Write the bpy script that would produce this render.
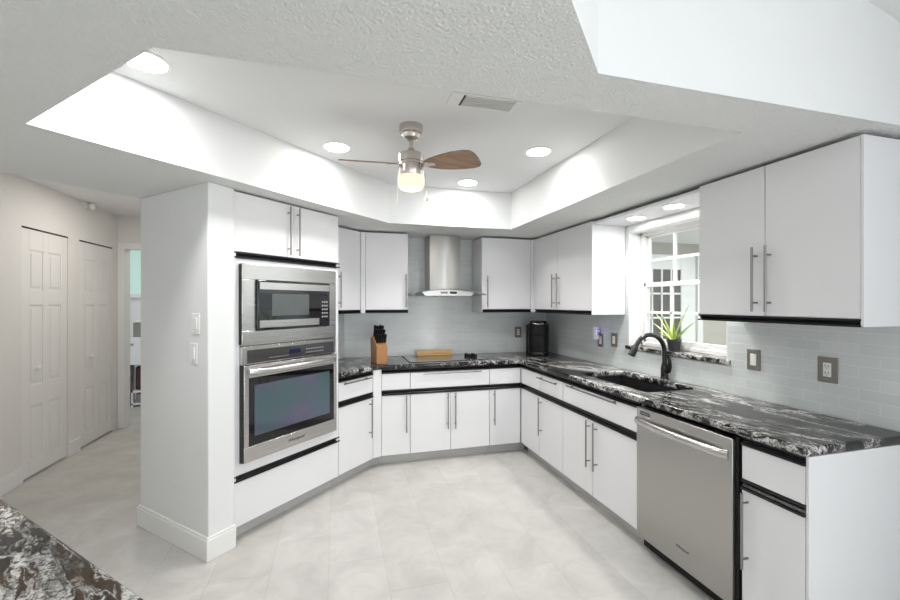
import bpy, bmesh, math, random
from mathutils import Vector, Matrix
random.seed(7)
PI = math.pi; S2 = 2 ** -.5
C = bpy.context.scene.collection
for o in list(bpy.data.objects): bpy.data.objects.remove(o)
scene = bpy.context.scene

# ------------------------------------------------------------------ camera
cam_d = bpy.data.cameras.new('camera'); cam = bpy.data.objects.new('camera', cam_d); C.objects.link(cam)
cam_d.sensor_fit = 'HORIZONTAL'; cam_d.sensor_width = 36.0; cam_d.lens = 36.0 * 410 / 900
cam_d.shift_y = 3.0 / 900; cam_d.clip_start = .02
cam.location = (0, 0, 1.519); cam.rotation_euler = (PI / 2, 0, -math.radians(15.5))
scene.camera = cam
# ------------------------------------------------------------------ world, daylight, exposure
w = bpy.data.worlds.new('world'); scene.world = w; w.use_nodes = True
w.node_tree.nodes['Background'].inputs[0].default_value = (.86, .93, 1, 1)
w.node_tree.nodes['Background'].inputs[1].default_value = 1.3
vs = scene.view_settings
vs.view_transform = 'Standard'; vs.look = 'None'; vs.gamma = 1; vs.use_curve_mapping = False
vs.exposure = 0.07
def area_light(name, loc, rot, sx, sy, power, col=(1, 1, 1), shape='RECTANGLE', spread=PI):
    d = bpy.data.lights.new(name, 'AREA'); d.shape = shape; d.size = sx
    if shape in ('RECTANGLE', 'ELLIPSE'): d.size_y = sy
    d.energy = power; d.color = col; d.spread = spread
    o = bpy.data.objects.new(name, d); C.objects.link(o); o.location = loc; o.rotation_euler = rot
    return o
# added fill lamps standing for daylight in the unseen great room, back and right
area_light('daylight_fill_back', (.2, -4.55, 1.25), (PI / 2, 0, 0), 4.2, 2.2, 30, (.97, .985, 1))
area_light('daylight_fill_side', (2.36, -2.1, 1.25), (PI / 2, 0, PI / 2), 2.8, 2.2, 95, (.97, .985, 1))
area_light('daylight_patio', (5.2, 2.2, 2.3), (0, 0, 0), 3.5, 3.0, 75, (1, .97, .92))

# ------------------------------------------------------------------ helpers
class MB:
    def __init__(s): s.bm = bmesh.new()
    def faces(s, vs_, fs):
        v = [s.bm.verts.new(p) for p in vs_]
        for f in fs:
            try: s.bm.faces.new([v[i] for i in f])
            except ValueError: pass
        return s
    def box(s, x0, x1, y0, y1, z0, z1, mat=None):
        p = [(x, y, z) for z in (z0, z1) for y in (y0, y1) for x in (x0, x1)]
        if mat is not None: p = [mat @ Vector(q) for q in p]
        return s.faces(p, [(0, 2, 3, 1), (4, 5, 7, 6), (0, 1, 5, 4), (2, 6, 7, 3), (0, 4, 6, 2), (1, 3, 7, 5)])
    def prism(s, pts, z0, z1, mat=None):            # polygon in xy extruded in z
        n = len(pts); p = [(a, b, z0) for a, b in pts] + [(a, b, z1) for a, b in pts]
        if mat is not None: p = [mat @ Vector(q) for q in p]
        return s.faces(p, [tuple(range(n))[::-1], tuple(range(n, 2 * n))] + [(i, (i + 1) % n, n + (i + 1) % n, n + i) for i in range(n)])
    def extrude_x(s, prof, x0, x1):                 # profile in (y,z) extruded along x
        n = len(prof); p = [(x0, a, b) for a, b in prof] + [(x1, a, b) for a, b in prof]
        return s.faces(p, [tuple(range(n))[::-1], tuple(range(n, 2 * n))] + [(i, (i + 1) % n, n + (i + 1) % n, n + i) for i in range(n)])
    def extrude_y(s, prof, y0, y1):                 # profile in (x,z)
        n = len(prof); p = [(a, y0, b) for a, b in prof] + [(a, y1, b) for a, b in prof]
        return s.faces(p, [tuple(range(n)), tuple(range(n, 2 * n))[::-1]] + [(i, n + i, n + (i + 1) % n, (i + 1) % n) for i in range(n)])
    def tube(s, path, rad, n=12, cap=True, flat=1.0):
        path = [Vector(p) for p in path]; m = len(path)
        if not hasattr(rad, '__len__'): rad = [rad] * m
        rings = []; up = None
        for i, p in enumerate(path):
            t = (path[min(i + 1, m - 1)] - path[max(i - 1, 0)]).normalized()
            if up is None:
                up = Vector((0, 0, 1)) if abs(t.z) < .9 else Vector((1, 0, 0))
            a = (up - t * up.dot(t)).normalized(); b = t.cross(a); up = a
            rings.append([s.bm.verts.new(p + (a * math.cos(2 * PI * k / n) * flat + b * math.sin(2 * PI * k / n)) * rad[i]) for k in range(n)])
        for i in range(m - 1):
            for k in range(n):
                s.bm.faces.new((rings[i][k], rings[i][(k + 1) % n], rings[i + 1][(k + 1) % n], rings[i + 1][k]))
        if cap:
            s.bm.faces.new(rings[0][::-1]); s.bm.faces.new(rings[-1])
        return s
    def cyl(s, p0, p1, r, n=16): return s.tube([p0, p1], r, n)
    def lathe(s, prof, c=(0, 0, 0), n=32, mat=None):  # prof: (r,z) list
        rings = []
        for r, z in prof:
            ps = [Vector((c[0] + r * math.cos(2 * PI * k / n), c[1] + r * math.sin(2 * PI * k / n), c[2] + z)) for k in range(n)]
            if mat is not None: ps = [mat @ q for q in ps]
            rings.append([s.bm.verts.new(q) for q in ps])
        for i in range(len(prof) - 1):
            for k in range(n):
                s.bm.faces.new((rings[i][k], rings[i][(k + 1) % n], rings[i + 1][(k + 1) % n], rings[i + 1][k]))
        s.bm.faces.new(rings[0][::-1]); s.bm.faces.new(rings[-1])
        return s
    def build(s, name, mat, parent=None, bevel=0, seg=2, smooth=35, loc=None, rotz=None):
        bmesh.ops.recalc_face_normals(s.bm, faces=s.bm.faces)
        me = bpy.data.meshes.new(name); s.bm.to_mesh(me); s.bm.free()
        me.materials.append(mat)
        return finish(name, me, parent, bevel, seg, smooth, loc, rotz)
def finish(name, me, parent=None, bevel=0, seg=2, smooth=35, loc=None, rotz=None):
    if smooth:
        me.polygons.foreach_set('use_smooth', [True] * len(me.polygons)); me.set_sharp_from_angle(angle=math.radians(smooth))
    o = bpy.data.objects.new(name, me); C.objects.link(o)
    if parent is not None: o.parent = parent
    if loc is not None: o.location = loc
    if rotz is not None: o.rotation_euler = (0, 0, rotz)
    if bevel:
        b = o.modifiers.new('bevel', 'BEVEL'); b.width = bevel; b.segments = seg; b.limit_method = 'ANGLE'; b.angle_limit = math.radians(40)
        b.harden_normals = False
    return o
def tag(o, label, cat, group=None):
    o['label'] = label; o['category'] = cat
    if group: o['group'] = group
    return o
def thing(name, label, cat, loc=(0, 0, 0), rotz=0, group=None):
    o = bpy.data.objects.new(name, None); C.objects.link(o); o.location = loc; o.rotation_euler = (0, 0, rotz)
    o.empty_display_size = .05
    return tag(o, label, cat, group)
def struct(o): o['kind'] = 'structure'; return o
def outline(name, loops, z0, z1, mat, parent=None, bev=0.0):
    """flat polygon with holes, given thickness and rounded edges"""
    cu = bpy.data.curves.new(name, 'CURVE'); cu.dimensions = '2D'; cu.fill_mode = 'BOTH'
    for L in loops:
        sp = cu.splines.new('POLY'); sp.points.add(len(L) - 1); sp.use_cyclic_u = True
        for i, (a, b) in enumerate(L): sp.points[i].co = (a, b, 0, 1)
    cu.extrude = (z1 - z0) / 2 - bev; cu.bevel_depth = bev; cu.bevel_resolution = 2; cu.offset = -bev
    if z1 == z0: cu.extrude = 0
    t = bpy.data.objects.new(name, cu); C.objects.link(t)
    dg = bpy.context.evaluated_depsgraph_get(); me = bpy.data.meshes.new_from_object(t.evaluated_get(dg))
    bpy.data.objects.remove(t); bpy.data.curves.remove(cu)
    me.transform(Matrix.Translation((0, 0, (z0 + z1) / 2))); me.materials.clear(); me.materials.append(mat)
    me.name = name
    return finish(name, me, parent)
def text_mesh(name, txt, size, mat, parent, M, shear=0.0, ext=.0006):
    cu = bpy.data.curves.new(name, 'FONT'); cu.body = txt; cu.size = size; cu.align_x = 'CENTER'; cu.align_y = 'CENTER'
    cu.shear = shear; cu.extrude = ext
    t = bpy.data.objects.new(name, cu); C.objects.link(t)
    dg = bpy.context.evaluated_depsgraph_get(); me = bpy.data.meshes.new_from_object(t.evaluated_get(dg))
    bpy.data.objects.remove(t); bpy.data.curves.remove(cu)
    me.transform(M); me.materials.clear(); me.materials.append(mat)
    return finish(name, me, parent, smooth=0)
# text lying on a cabinet-style front: local x right, z up, facing -y
FRONT = Matrix(((1, 0, 0, 0), (0, 0, -1, 0), (0, 1, 0, 0), (0, 0, 0, 1)))

# ------------------------------------------------------------------ materials
def mat(name, col, rough=.5, metal=0, spec=.5, emit=0, emit_col=None, trans=0, ior=1.45, noise=0, nscale=6, bump=0, bscale=60, coat=0):
    m = bpy.data.materials.new(name); m.use_nodes = True; nt = m.node_tree; b = nt.nodes['Principled BSDF']
    b.inputs['Base Color'].default_value = (*col, 1); b.inputs['Roughness'].default_value = rough; b.inputs['Metallic'].default_value = metal
    b.inputs['Specular IOR Level'].default_value = spec; b.inputs['IOR'].default_value = ior
    b.inputs['Transmission Weight'].default_value = trans; b.inputs['Coat Weight'].default_value = coat
    if emit:
        b.inputs['Emission Color'].default_value = (*(emit_col or col), 1); b.inputs['Emission Strength'].default_value = emit
    if noise or bump:
        g = nt.nodes.new('ShaderNodeNewGeometry')
    if noise:
        n = nt.nodes.new('ShaderNodeTexNoise'); n.inputs['Scale'].default_value = nscale; n.inputs['Detail'].default_value = 4
        nt.links.new(g.outputs['Position'], n.inputs['Vector'])
        r = nt.nodes.new('ShaderNodeMix'); r.data_type = 'RGBA'
        r.inputs[6].default_value = (*[max(0, c * (1 - noise)) for c in col], 1); r.inputs[7].default_value = (*[min(1, c * (1 + noise)) for c in col], 1)
        nt.links.new(n.outputs['Fac'], r.inputs[0]); nt.links.new(r.outputs[2], b.inputs['Base Color'])
    if bump:
        n = nt.nodes.new('ShaderNodeTexNoise'); n.inputs['Scale'].default_value = bscale; n.inputs['Detail'].default_value = 3
        nt.links.new(g.outputs['Position'], n.inputs['Vector'])
        bp = nt.nodes.new('ShaderNodeBump'); bp.inputs['Strength'].default_value = bump; bp.inputs['Distance'].default_value = .01
        nt.links.new(n.outputs['Fac'], bp.inputs['Height']); nt.links.new(bp.outputs[0], b.inputs['Normal'])
    return m
WALL = mat('wall_paint', (.80, .81, .81), .75, noise=.015, nscale=3, bump=.05, bscale=140)
HALLWALL = mat('hall_paint', (.80, .785, .76), .75, noise=.015, nscale=3)
CEIL = mat('ceiling_knockdown', (.80, .81, .80), .9, noise=.02, nscale=30, bump=.8, bscale=105)
CEIL_SM = mat('ceiling_smooth', (.82, .83, .83), .85, noise=.01)
TRIM = mat('trim_paint', (.84, .84, .83), .45, noise=.01)
DOORP = mat('door_paint', (.83, .82, .80), .45, noise=.01)
CAB = mat('cabinet_laminate', (.80, .80, .815), .33, noise=.01, nscale=2)
CABIN = mat('cabinet_inside', (.55, .55, .56), .6, noise=.02)
TOE = mat('toe_kick_grey', (.50, .50, .49), .5, noise=.05)
BLK = mat('black_channel', (.008, .008, .009), .3, noise=.1)
BLKP = mat('black_plastic', (.005, .005, .006), .42, spec=.3, noise=.1)
BLKG = mat('black_glass', (.006, .006, .007), .05, noise=.05, coat=.5)
COOKG = mat('cooktop_glass', (.05, .05, .053), .06, noise=.03, coat=.5)
HANDLE = mat('handle_steel', (.30, .29, .28), .36, metal=1, noise=.03)
CHROME = mat('chrome', (.85, .85, .85), .12, metal=1, noise=.02)
FAUC = mat('black_faucet', (.012, .012, .012), .22, noise=.1, coat=.3)
SINK = mat('black_composite_sink', (.014, .014, .014), .45, noise=.2, nscale=80)
WOODB = mat('bamboo_wood', (.66, .44, .20), .4, noise=.12, nscale=25)
BLOCK = mat('knife_block_wood', (.38, .18, .065), .4, noise=.15, nscale=25)
LEAF = mat('aloe_green', (.35, .48, .10), .45, noise=.2, nscale=30)
LEAFD = mat('aloe_pale_green', (.50, .58, .22), .45, noise=.2, nscale=30)
SOIL = mat('soil', (.06, .04, .03), .9, noise=.3, nscale=90)
POT = mat('dark_pot', (.05, .05, .05), .4, noise=.2)
PLATE = mat('switch_plate_bronze', (.25, .235, .21), .4, metal=.4, noise=.05)
WHITEP = mat('white_plastic', (.86, .86, .85), .35, noise=.01)
LED = mat('violet_led', (.3, .2, 1), .4, emit=1.2, emit_col=(.30, .2, 1))
GLOW = mat('downlight_lens', (1, 1, 1), .4, emit=68, emit_col=(1, .99, .97))
FANG = mat('fan_light_glass', (.42, .38, .32), .4, emit=.8, emit_col=(1, .86, .62))
GREENG = mat('green_lit_glass', (.30, .42, .37), .2, emit=.42, emit_col=(.66, .95, .84))
LCD = mat('blue_display', (.008, .008, .04), .2, emit=.012, emit_col=(.1, .1, .6))
GREYP = mat('grey_printing', (.30, .30, .31), .4, noise=.02)
LOGO = mat('logo_dark', (.06, .06, .07), .4, noise=.02)
PATIOW = mat('patio_wall_paint', (.50, .48, .43), .8, noise=.03)
PATIOF = mat('patio_concrete', (.50, .49, .46), .8, noise=.1)
DARKG = mat('dark_door_glass', (.11, .10, .09), .1, noise=.2, nscale=2)
BROWN = mat('brown_storage', (.05, .02, .02), .6, noise=.3)
GREYBOX = mat('grey_basket', (.25, .25, .23), .6, noise=.2, nscale=60)

def steel_mat(name, col, rough, axis):
    m = mat(name, col, rough, metal=1); nt = m.node_tree; b = nt.nodes['Principled BSDF']
    g = nt.nodes.new('ShaderNodeTexCoord'); mp = nt.nodes.new('ShaderNodeMapping'); n = nt.nodes.new('ShaderNodeTexNoise')
    mp.inputs['Scale'].default_value = axis; n.inputs['Scale'].default_value = 1; n.inputs['Detail'].default_value = 3
    nt.links.new(g.outputs['Object'], mp.inputs[0]); nt.links.new(mp.outputs[0], n.inputs['Vector'])
    r = nt.nodes.new('ShaderNodeMapRange'); r.inputs[3].default_value = rough * .97; r.inputs[4].default_value = rough * 1.04
    nt.links.new(n.outputs['Fac'], r.inputs[0]); nt.links.new(r.outputs[0], b.inputs['Roughness'])
    return m
STEEL = steel_mat('brushed_steel', (.58, .57, .555), .27, (2, 2, 420))
STEELV = steel_mat('brushed_steel_vertical', (.45, .44, .425), .3, (420, 420, 2))
NICKEL = steel_mat('brushed_nickel', (.60, .56, .52), .24, (60, 60, 60))

def granite(name, lo, hi, w1, w2, brown, rot):
    m = bpy.data.materials.new(name); m.use_nodes = True; nt = m.node_tree; b = nt.nodes['Principled BSDF']; L = nt.links.new
    g = nt.nodes.new('ShaderNodeNewGeometry')
    mp = nt.nodes.new('ShaderNodeMapping'); mp.vector_type = 'TEXTURE'; mp.inputs['Rotation'].default_value = (0, 0, math.radians(rot)); mp.inputs['Scale'].default_value = (1.35, .46, .6)
    L(g.outputs['Position'], mp.inputs[0])
    warp = nt.nodes.new('ShaderNodeTexNoise'); warp.inputs['Scale'].default_value = 1.5; warp.inputs['Detail'].default_value = 5; warp.inputs['Roughness'].default_value = .6
    L(mp.outputs[0], warp.inputs['Vector'])
    add = nt.nodes.new('ShaderNodeVectorMath'); add.operation = 'MULTIPLY_ADD'; add.inputs[1].default_value = (1.1, 1.1, 1.1)
    L(warp.outputs['Color'], add.inputs[0]); L(mp.outputs[0], add.inputs[2])
    def ridge(scale, lo, hi, det):
        n = nt.nodes.new('ShaderNodeTexNoise'); n.inputs['Scale'].default_value = scale; n.inputs['Detail'].default_value = det; n.inputs['Roughness'].default_value = .62
        L(add.outputs[0], n.inputs['Vector'])
        a = nt.nodes.new('ShaderNodeMath'); a.operation = 'SUBTRACT'; a.inputs[1].default_value = .5; L(n.outputs['Fac'], a.inputs[0])
        c = nt.nodes.new('ShaderNodeMath'); c.operation = 'ABSOLUTE'; L(a.outputs[0], c.inputs[0])
        r = nt.nodes.new('ShaderNodeMapRange'); r.inputs[1].default_value = lo; r.inputs[2].default_value = hi; r.inputs[3].default_value = 1; r.inputs[4].default_value = 0
        L(c.outputs[0], r.inputs[0]); return r.outputs[0]
    r1 = ridge(2.2, .004, w1, 8); r2 = ridge(5.5, .003, w2, 7)
    mask = nt.nodes.new('ShaderNodeTexNoise'); mask.inputs['Scale'].default_value = 1.7; mask.inputs['Detail'].default_value = 3; L(add.outputs[0], mask.inputs['Vector'])
    mr = nt.nodes.new('ShaderNodeMapRange'); mr.inputs[1].default_value = lo; mr.inputs[2].default_value = hi; L(mask.outputs['Fac'], mr.inputs[0])
    m1 = nt.nodes.new('ShaderNodeMath'); m1.operation = 'MULTIPLY'; L(r1, m1.inputs[0]); L(mr.outputs[0], m1.inputs[1])
    m2 = nt.nodes.new('ShaderNodeMath'); m2.operation = 'MULTIPLY'; L(r2, m2.inputs[0]); L(mr.outputs[0], m2.inputs[1])
    mx = nt.nodes.new('ShaderNodeMath'); mx.operation = 'MULTIPLY_ADD'; mx.use_clamp = True; mx.inputs[1].default_value = .7
    L(m2.outputs[0], mx.inputs[0]); L(m1.outputs[0], mx.inputs[2])
    grit = nt.nodes.new('ShaderNodeTexNoise'); grit.inputs['Scale'].default_value = 90; grit.inputs['Detail'].default_value = 2; L(g.outputs['Position'], grit.inputs['Vector'])
    gr = nt.nodes.new('ShaderNodeMapRange'); gr.inputs[1].default_value = .32; gr.inputs[2].default_value = .52; L(grit.outputs['Fac'], gr.inputs[0])
    fac = nt.nodes.new('ShaderNodeMath'); fac.operation = 'MULTIPLY'; L(mx.outputs[0], fac.inputs[0]); L(gr.outputs[0], fac.inputs[1])
    base = nt.nodes.new('ShaderNodeMix'); base.data_type = 'RGBA'; base.inputs[6].default_value = (.008, .008, .009, 1); base.inputs[7].default_value = (*brown, 1)
    bn = nt.nodes.new('ShaderNodeTexNoise'); bn.inputs['Scale'].default_value = 4.5; bn.inputs['Detail'].default_value = 6; L(add.outputs[0], bn.inputs['Vector'])
    bnr = nt.nodes.new('ShaderNodeMapRange'); bnr.inputs[1].default_value = .42; bnr.inputs[2].default_value = .68; L(bn.outputs['Fac'], bnr.inputs[0]); L(bnr.outputs[0], base.inputs[0])
    mix = nt.nodes.new('ShaderNodeMix'); mix.data_type = 'RGBA'; mix.inputs[7].default_value = (.66, .65, .63, 1)
    L(fac.outputs[0], mix.inputs[0]); L(base.outputs[2], mix.inputs[6]); L(mix.outputs[2], b.inputs['Base Color'])
    b.inputs['Roughness'].default_value = .12; b.inputs['Specular IOR Level'].default_value = .38
    return m
GRAN = granite('black_granite', .42, .56, .034, .038, (.030, .027, .026), 104)
GRANP = granite('brown_black_granite', .36, .54, .040, .045, (.085, .058, .038), 120)

def tile_mat(name, d):
    """glass subway tile; d = horizontal direction of the wall"""
    m = bpy.data.materials.new(name); m.use_nodes = True; nt = m.node_tree; b = nt.nodes['Principled BSDF']; L = nt.links.new
    g = nt.nodes.new('ShaderNodeNewGeometry')
    dot = nt.nodes.new('ShaderNodeVectorMath'); dot.operation = 'DOT_PRODUCT'; dot.inputs[1].default_value = (*d, 0); L(g.outputs['Position'], dot.inputs[0])
    sp = nt.nodes.new('ShaderNodeSeparateXYZ'); L(g.outputs['Position'], sp.inputs[0])
    z = nt.nodes.new('ShaderNodeMath'); z.operation = 'SUBTRACT'; z.inputs[1].default_value = .945; L(sp.outputs['Z'], z.inputs[0])
    cb = nt.nodes.new('ShaderNodeCombineXYZ'); L(dot.outputs['Value'], cb.inputs[0]); L(z.outputs[0], cb.inputs[1])
    br = nt.nodes.new('ShaderNodeTexBrick'); L(cb.outputs[0], br.inputs['Vector'])
    br.inputs['Scale'].default_value = 1; br.inputs['Brick Width'].default_value = .162; br.inputs['Row Height'].default_value = .0538
    br.inputs['Mortar Size'].default_value = .0016; br.inputs['Mortar Smooth'].default_value = .1; br.inputs['Bias'].default_value = 0
    br.inputs['Color1'].default_value = (.66, .70, .695, 1); br.inputs['Color2'].default_value = (.72, .75, .745, 1); br.inputs['Mortar'].default_value = (.82, .83, .825, 1)
    L(br.outputs['Color'], b.inputs['Base Color']); b.inputs['Roughness'].default_value = .16
    bp = nt.nodes.new('ShaderNodeBump'); bp.invert = True; bp.inputs['Strength'].default_value = .35; bp.inputs['Distance'].default_value = .002
    L(br.outputs['Fac'], bp.inputs['Height']); L(bp.outputs[0], b.inputs['Normal'])
    return m
TILE_Y = tile_mat('glass_tile_right', (0, 1)); TILE_X = tile_mat('glass_tile_back', (1, 0)); TILE_D = tile_mat('glass_tile_diagonal', (S2, S2))

def floor_mat():
    m = bpy.data.materials.new('floor_tile'); m.use_nodes = True; nt = m.node_tree; b = nt.nodes['Principled BSDF']; L = nt.links.new
    g = nt.nodes.new('ShaderNodeNewGeometry')
    mp = nt.nodes.new('ShaderNodeMapping'); mp.inputs['Rotation'].default_value = (0, 0, PI / 2); mp.inputs['Location'].default_value = (.27, .042, 0)
    L(g.outputs['Position'], mp.inputs[0])
    br = nt.nodes.new('ShaderNodeTexBrick'); L(mp.outputs[0], br.inputs['Vector'])
    br.inputs['Scale'].default_value = 1; br.inputs['Brick Width'].default_value = .63; br.inputs['Row Height'].default_value = .315
    br.inputs['Mortar Size'].default_value = .0018; br.inputs['Mortar Smooth'].default_value = .2
    br.inputs['Color1'].default_value = (.535, .522, .492, 1); br.inputs['Color2'].default_value = (.575, .564, .535, 1); br.inputs['Mortar'].default_value = (.47, .46, .43, 1)
    n = nt.nodes.new('ShaderNodeTexNoise'); n.inputs['Scale'].default_value = 3.6; n.inputs['Detail'].default_value = 10; n.inputs['Roughness'].default_value = .68; n.inputs['Distortion'].default_value = .7
    L(g.outputs['Position'], n.inputs['Vector'])
    r = nt.nodes.new('ShaderNodeMapRange'); r.inputs[1].default_value = .3; r.inputs[2].default_value = .7; r.inputs[3].default_value = .84; r.inputs[4].default_value = 1.12
    L(n.outputs['Fac'], r.inputs[0])
    mx = nt.nodes.new('ShaderNodeVectorMath'); mx.operation = 'SCALE'; L(br.outputs['Color'], mx.inputs[0]); L(r.outputs[0], mx.inputs['Scale'])
    L(mx.outputs[0], b.inputs['Base Color']); b.inputs['Roughness'].default_value = .42
    bp = nt.nodes.new('ShaderNodeBump'); bp.invert = True; bp.inputs['Strength'].default_value = .2; bp.inputs['Distance'].default_value = .002
    L(br.outputs['Fac'], bp.inputs['Height']); L(bp.outputs[0], b.inputs['Normal'])
    return m
FLOOR = floor_mat()
def blade_mat():
    m = mat('fan_blade_wood', (.25, .13, .07), .35); nt = m.node_tree; b = nt.nodes['Principled BSDF']; L = nt.links.new
    g = nt.nodes.new('ShaderNodeTexCoord'); mp = nt.nodes.new('ShaderNodeMapping'); mp.inputs['Scale'].default_value = (4, 45, 45); L(g.outputs['Object'], mp.inputs[0])
    n = nt.nodes.new('ShaderNodeTexNoise'); n.inputs['Scale'].default_value = 1; n.inputs['Detail'].default_value = 5; L(mp.outputs[0], n.inputs['Vector'])
    r = nt.nodes.new('ShaderNodeMix'); r.data_type = 'RGBA'; r.inputs[6].default_value = (.12, .075, .05, 1); r.inputs[7].default_value = (.42, .28, .19, 1)
    L(n.outputs['Fac'], r.inputs[0]); L(r.outputs[2], b.inputs['Base Color']); return m
BLADE = blade_mat()
def glass_mat():
    m = bpy.data.materials.new('window_glass'); m.use_nodes = True; nt = m.node_tree; nt.nodes.clear()
    o = nt.nodes.new('ShaderNodeOutputMaterial'); t = nt.nodes.new('ShaderNodeBsdfTransparent'); gl = nt.nodes.new('ShaderNodeBsdfGlossy'); mx = nt.nodes.new('ShaderNodeMixShader')
    gl.inputs['Roughness'].default_value = .02; f0 = nt.nodes.new('ShaderNodeFresnel'); f0.inputs['IOR'].default_value = 1.45
    ge = nt.nodes.new('ShaderNodeNewGeometry'); f = nt.nodes.new('ShaderNodeMath'); f.operation = 'MULTIPLY'
    iv = nt.nodes.new('ShaderNodeMath'); iv.operation = 'SUBTRACT'; iv.inputs[0].default_value = 1; nt.links.new(ge.outputs['Backfacing'], iv.inputs[1])
    nt.links.new(f0.outputs[0], f.inputs[0]); nt.links.new(iv.outputs[0], f.inputs[1])
    t.inputs[0].default_value = (.94, .96, .95, 1)
    nt.links.new(f.outputs[0], mx.inputs[0]); nt.links.new(t.outputs[0], mx.inputs[1]); nt.links.new(gl.outputs[0], mx.inputs[2]); nt.links.new(mx.outputs[0], o.inputs[0])
    return m
GLASS = glass_mat()

# ------------------------------------------------------------------ dimensions
XW, YW = 2.43, 4.44            # right wall, back wall
ZS, ZT = 2.235, 2.585          # soffit underside, raised ceiling
ZC = .945                      # counter top
XF, YF, KF = 1.809, 3.823, -2.45   # cabinet front planes: right run, back run, diagonal oven run
KW = -3.08                     # diagonal wall face
def uk(u, k): return ((u + k) * S2, (u - k) * S2)
Q45 = math.radians(45)

# ------------------------------------------------------------------ the setting
struct(MB().box(-4, 2.7, -5, 9, -.1, 0).build('floor', FLOOR))
# soffit slab with the tray opening, tray sides and raised tray ceiling
TR = [(-1.195, 2.03), (-.495, 1.33), (1.64, 1.33), (1.64, 3.68), (.455, 3.68)]
out = [(.787, 1.112), (XW, 1.112), (XW, YW), (-.14, YW), (-2.55, 2.03), (-2.55, -2.25), (-2.55, -2.225)]
out = [(.787, 1.112), (XW, 1.112), (XW, YW), (-.14, YW), (-2.55, 2.03), (-2.55, -2.225)]
ceil = outline('ceiling', [out, TR], ZS, ZS, CEIL); struct(ceil)
m = MB(); n = len(TR)
for i in range(n):
    a, b = TR[i], TR[(i + 1) % n]
    m.faces([(*a, ZS), (*b, ZS), (*b, ZT), (*a, ZT)], [(0, 1, 2, 3)])
m.faces([(a, b, ZT) for a, b in TR], [tuple(range(n))])
tray = m.build('ceiling', CEIL_SM, smooth=0); struct(tray)
# step up from the soffit to the hall ceiling
m = MB(); m.faces([(-2.55, 2.03, ZS), (-.14, YW, ZS), (-.14, YW, 2.60), (-2.55, 2.03, 2.60)], [(0, 1, 2, 3)])
struct(m.build('wall_soffit_side', CEIL_SM, smooth=0))
struct(MB().prism([(-2.6, 1.9), (.6, 4.9), (.6, 9), (-4, 9), (-4, 1.9)], 2.575, 2.62).build('ceiling_hall', CEIL_SM))
# header: straight part above the counter end and its angled return, then the vaulted great-room ceiling
m = MB(); m.box(.787, XW, 1.110, 1.14, ZS + .001, 3.6)
m.prism([(.7885, 1.110), (.767, 1.14), (-2.6, -2.227), (-2.58, -2.2585)], ZS + .001, 3.6)
struct(m.build('wall_header', WALL, smooth=0))
zv = lambda x: 2.588 + .27 * (XW - x)
m = MB(); m.faces([(XW + .1, 1.2, zv(XW + .1)), (-.6, 1.2, zv(-.6)), (-.6, -5, zv(-.6)), (XW + .1, -5, zv(XW + .1))], [(0, 1, 2, 3)])
m.faces([(-.6, 1.2, zv(-.6)), (-2.7, 1.2, 2.9), (-2.7, -5, 2.9), (-.6, -5, zv(-.6))], [(0, 1, 2, 3)])
struct(m.build('ceiling_great_room', CEIL_SM, smooth=0))
# walls
WIN = (2.065, 2.99, 1.158, 2.128)      # window opening y0,y1,z0,z1
m = MB(); y0, y1, z0, z1 = WIN
m.box(XW, XW + .2, -5, y0, 0, 3.4); m.box(XW, XW + .2, y1, YW + .2, 0, 3.4); m.box(XW, XW + .2, y0, y1, 0, z0 - .04); m.box(XW, XW + .2, y0, y1, z1, 3.4)
struct(m.build('wall_right', WALL, smooth=0))
struct(MB().box(-.12, XW, YW, YW + .15, 0, 2.6).build('wall_back', WALL))
# diagonal wall behind the ovens, ending in the corner pier beside them
m = MB(); m.prism([uk(1.56, KW), uk(3.2, KW), uk(3.35, KW - .15), uk(1.56, KW - .15)], 0, ZS)
struct(m.build('wall_diagonal', WALL))
m = MB(); m.prism([uk(1.40, -2.43), uk(1.565, -2.43), uk(1.565, -3.23), uk(1.40, -3.23)], 0, ZS)
struct(m.build('wall_pier', WALL, bevel=.006))
m = MB(); m.prism([uk(1.384, -2.414), uk(1.567, -2.414), uk(1.567, -2.432), uk(1.402, -2.432), uk(1.402, -3.246), uk(1.384, -3.246)], 0, .125)
m.prism([uk(1.390, -2.420), uk(1.567, -2.420), uk(1.567, -2.432), uk(1.402, -2.432), uk(1.402, -3.24), uk(1.390, -3.24)], .125, .14)
struct(m.build('baseboard_pier', TRIM, bevel=.004))
# left wall with the two closet openings
D1, D2, ZD = (4.285, 4.905), (5.085, 5.735), 2.172
m = MB()
for a, b in ((-5, D1[0]), (D1[1], D2[0]), (D2[1], 6.0)): m.box(-2.7, -2.55, a, b, 0, 3.3)
for a, b in (D1, D2): m.box(-2.7, -2.55, a, b, ZD, 3.3); m.box(-3.0, -2.95, a - .05, b + .05, 0, 2.3)
struct(m.build('wall_left', HALLWALL, smooth=0))
m = MB(); m.box(-2.55, -2.535, -4.8, D1[0] - .005, 0, .125); m.box(-2.55, -2.541, -4.8, D1[0] - .005, .125, .14)
struct(m.build('baseboard_left', TRIM, bevel=.003))
struct(MB().box(-2.55, -2.535, D1[1], D2[0], 0, .14).build('baseboard_left', TRIM, bevel=.003))
struct(MB().box(-1.3, -1.15, 3.55, 6.0, 0, 2.58).build('wall_hall_right', HALLWALL))
m = MB(); m.box(-2.7, -2.49, 5.86, 6.0, 0, 2.6); m.box(-1.62, -1.15, 5.86, 6.0, 0, 2.6); m.box(-2.49, -1.62, 5.86, 6.0, 2.18, 2.6)
struct(m.build('wall_hall_end', HALLWALL, smooth=0))
m = MB(); m.box(-2.548, -2.476, 5.842, 5.86, 0, 2.25); m.box(-1.628, -1.53, 5.842, 5.86, 0, 2.25); m.box(-2.476, -1.628, 5.842, 5.86, 2.17, 2.25)
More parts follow.
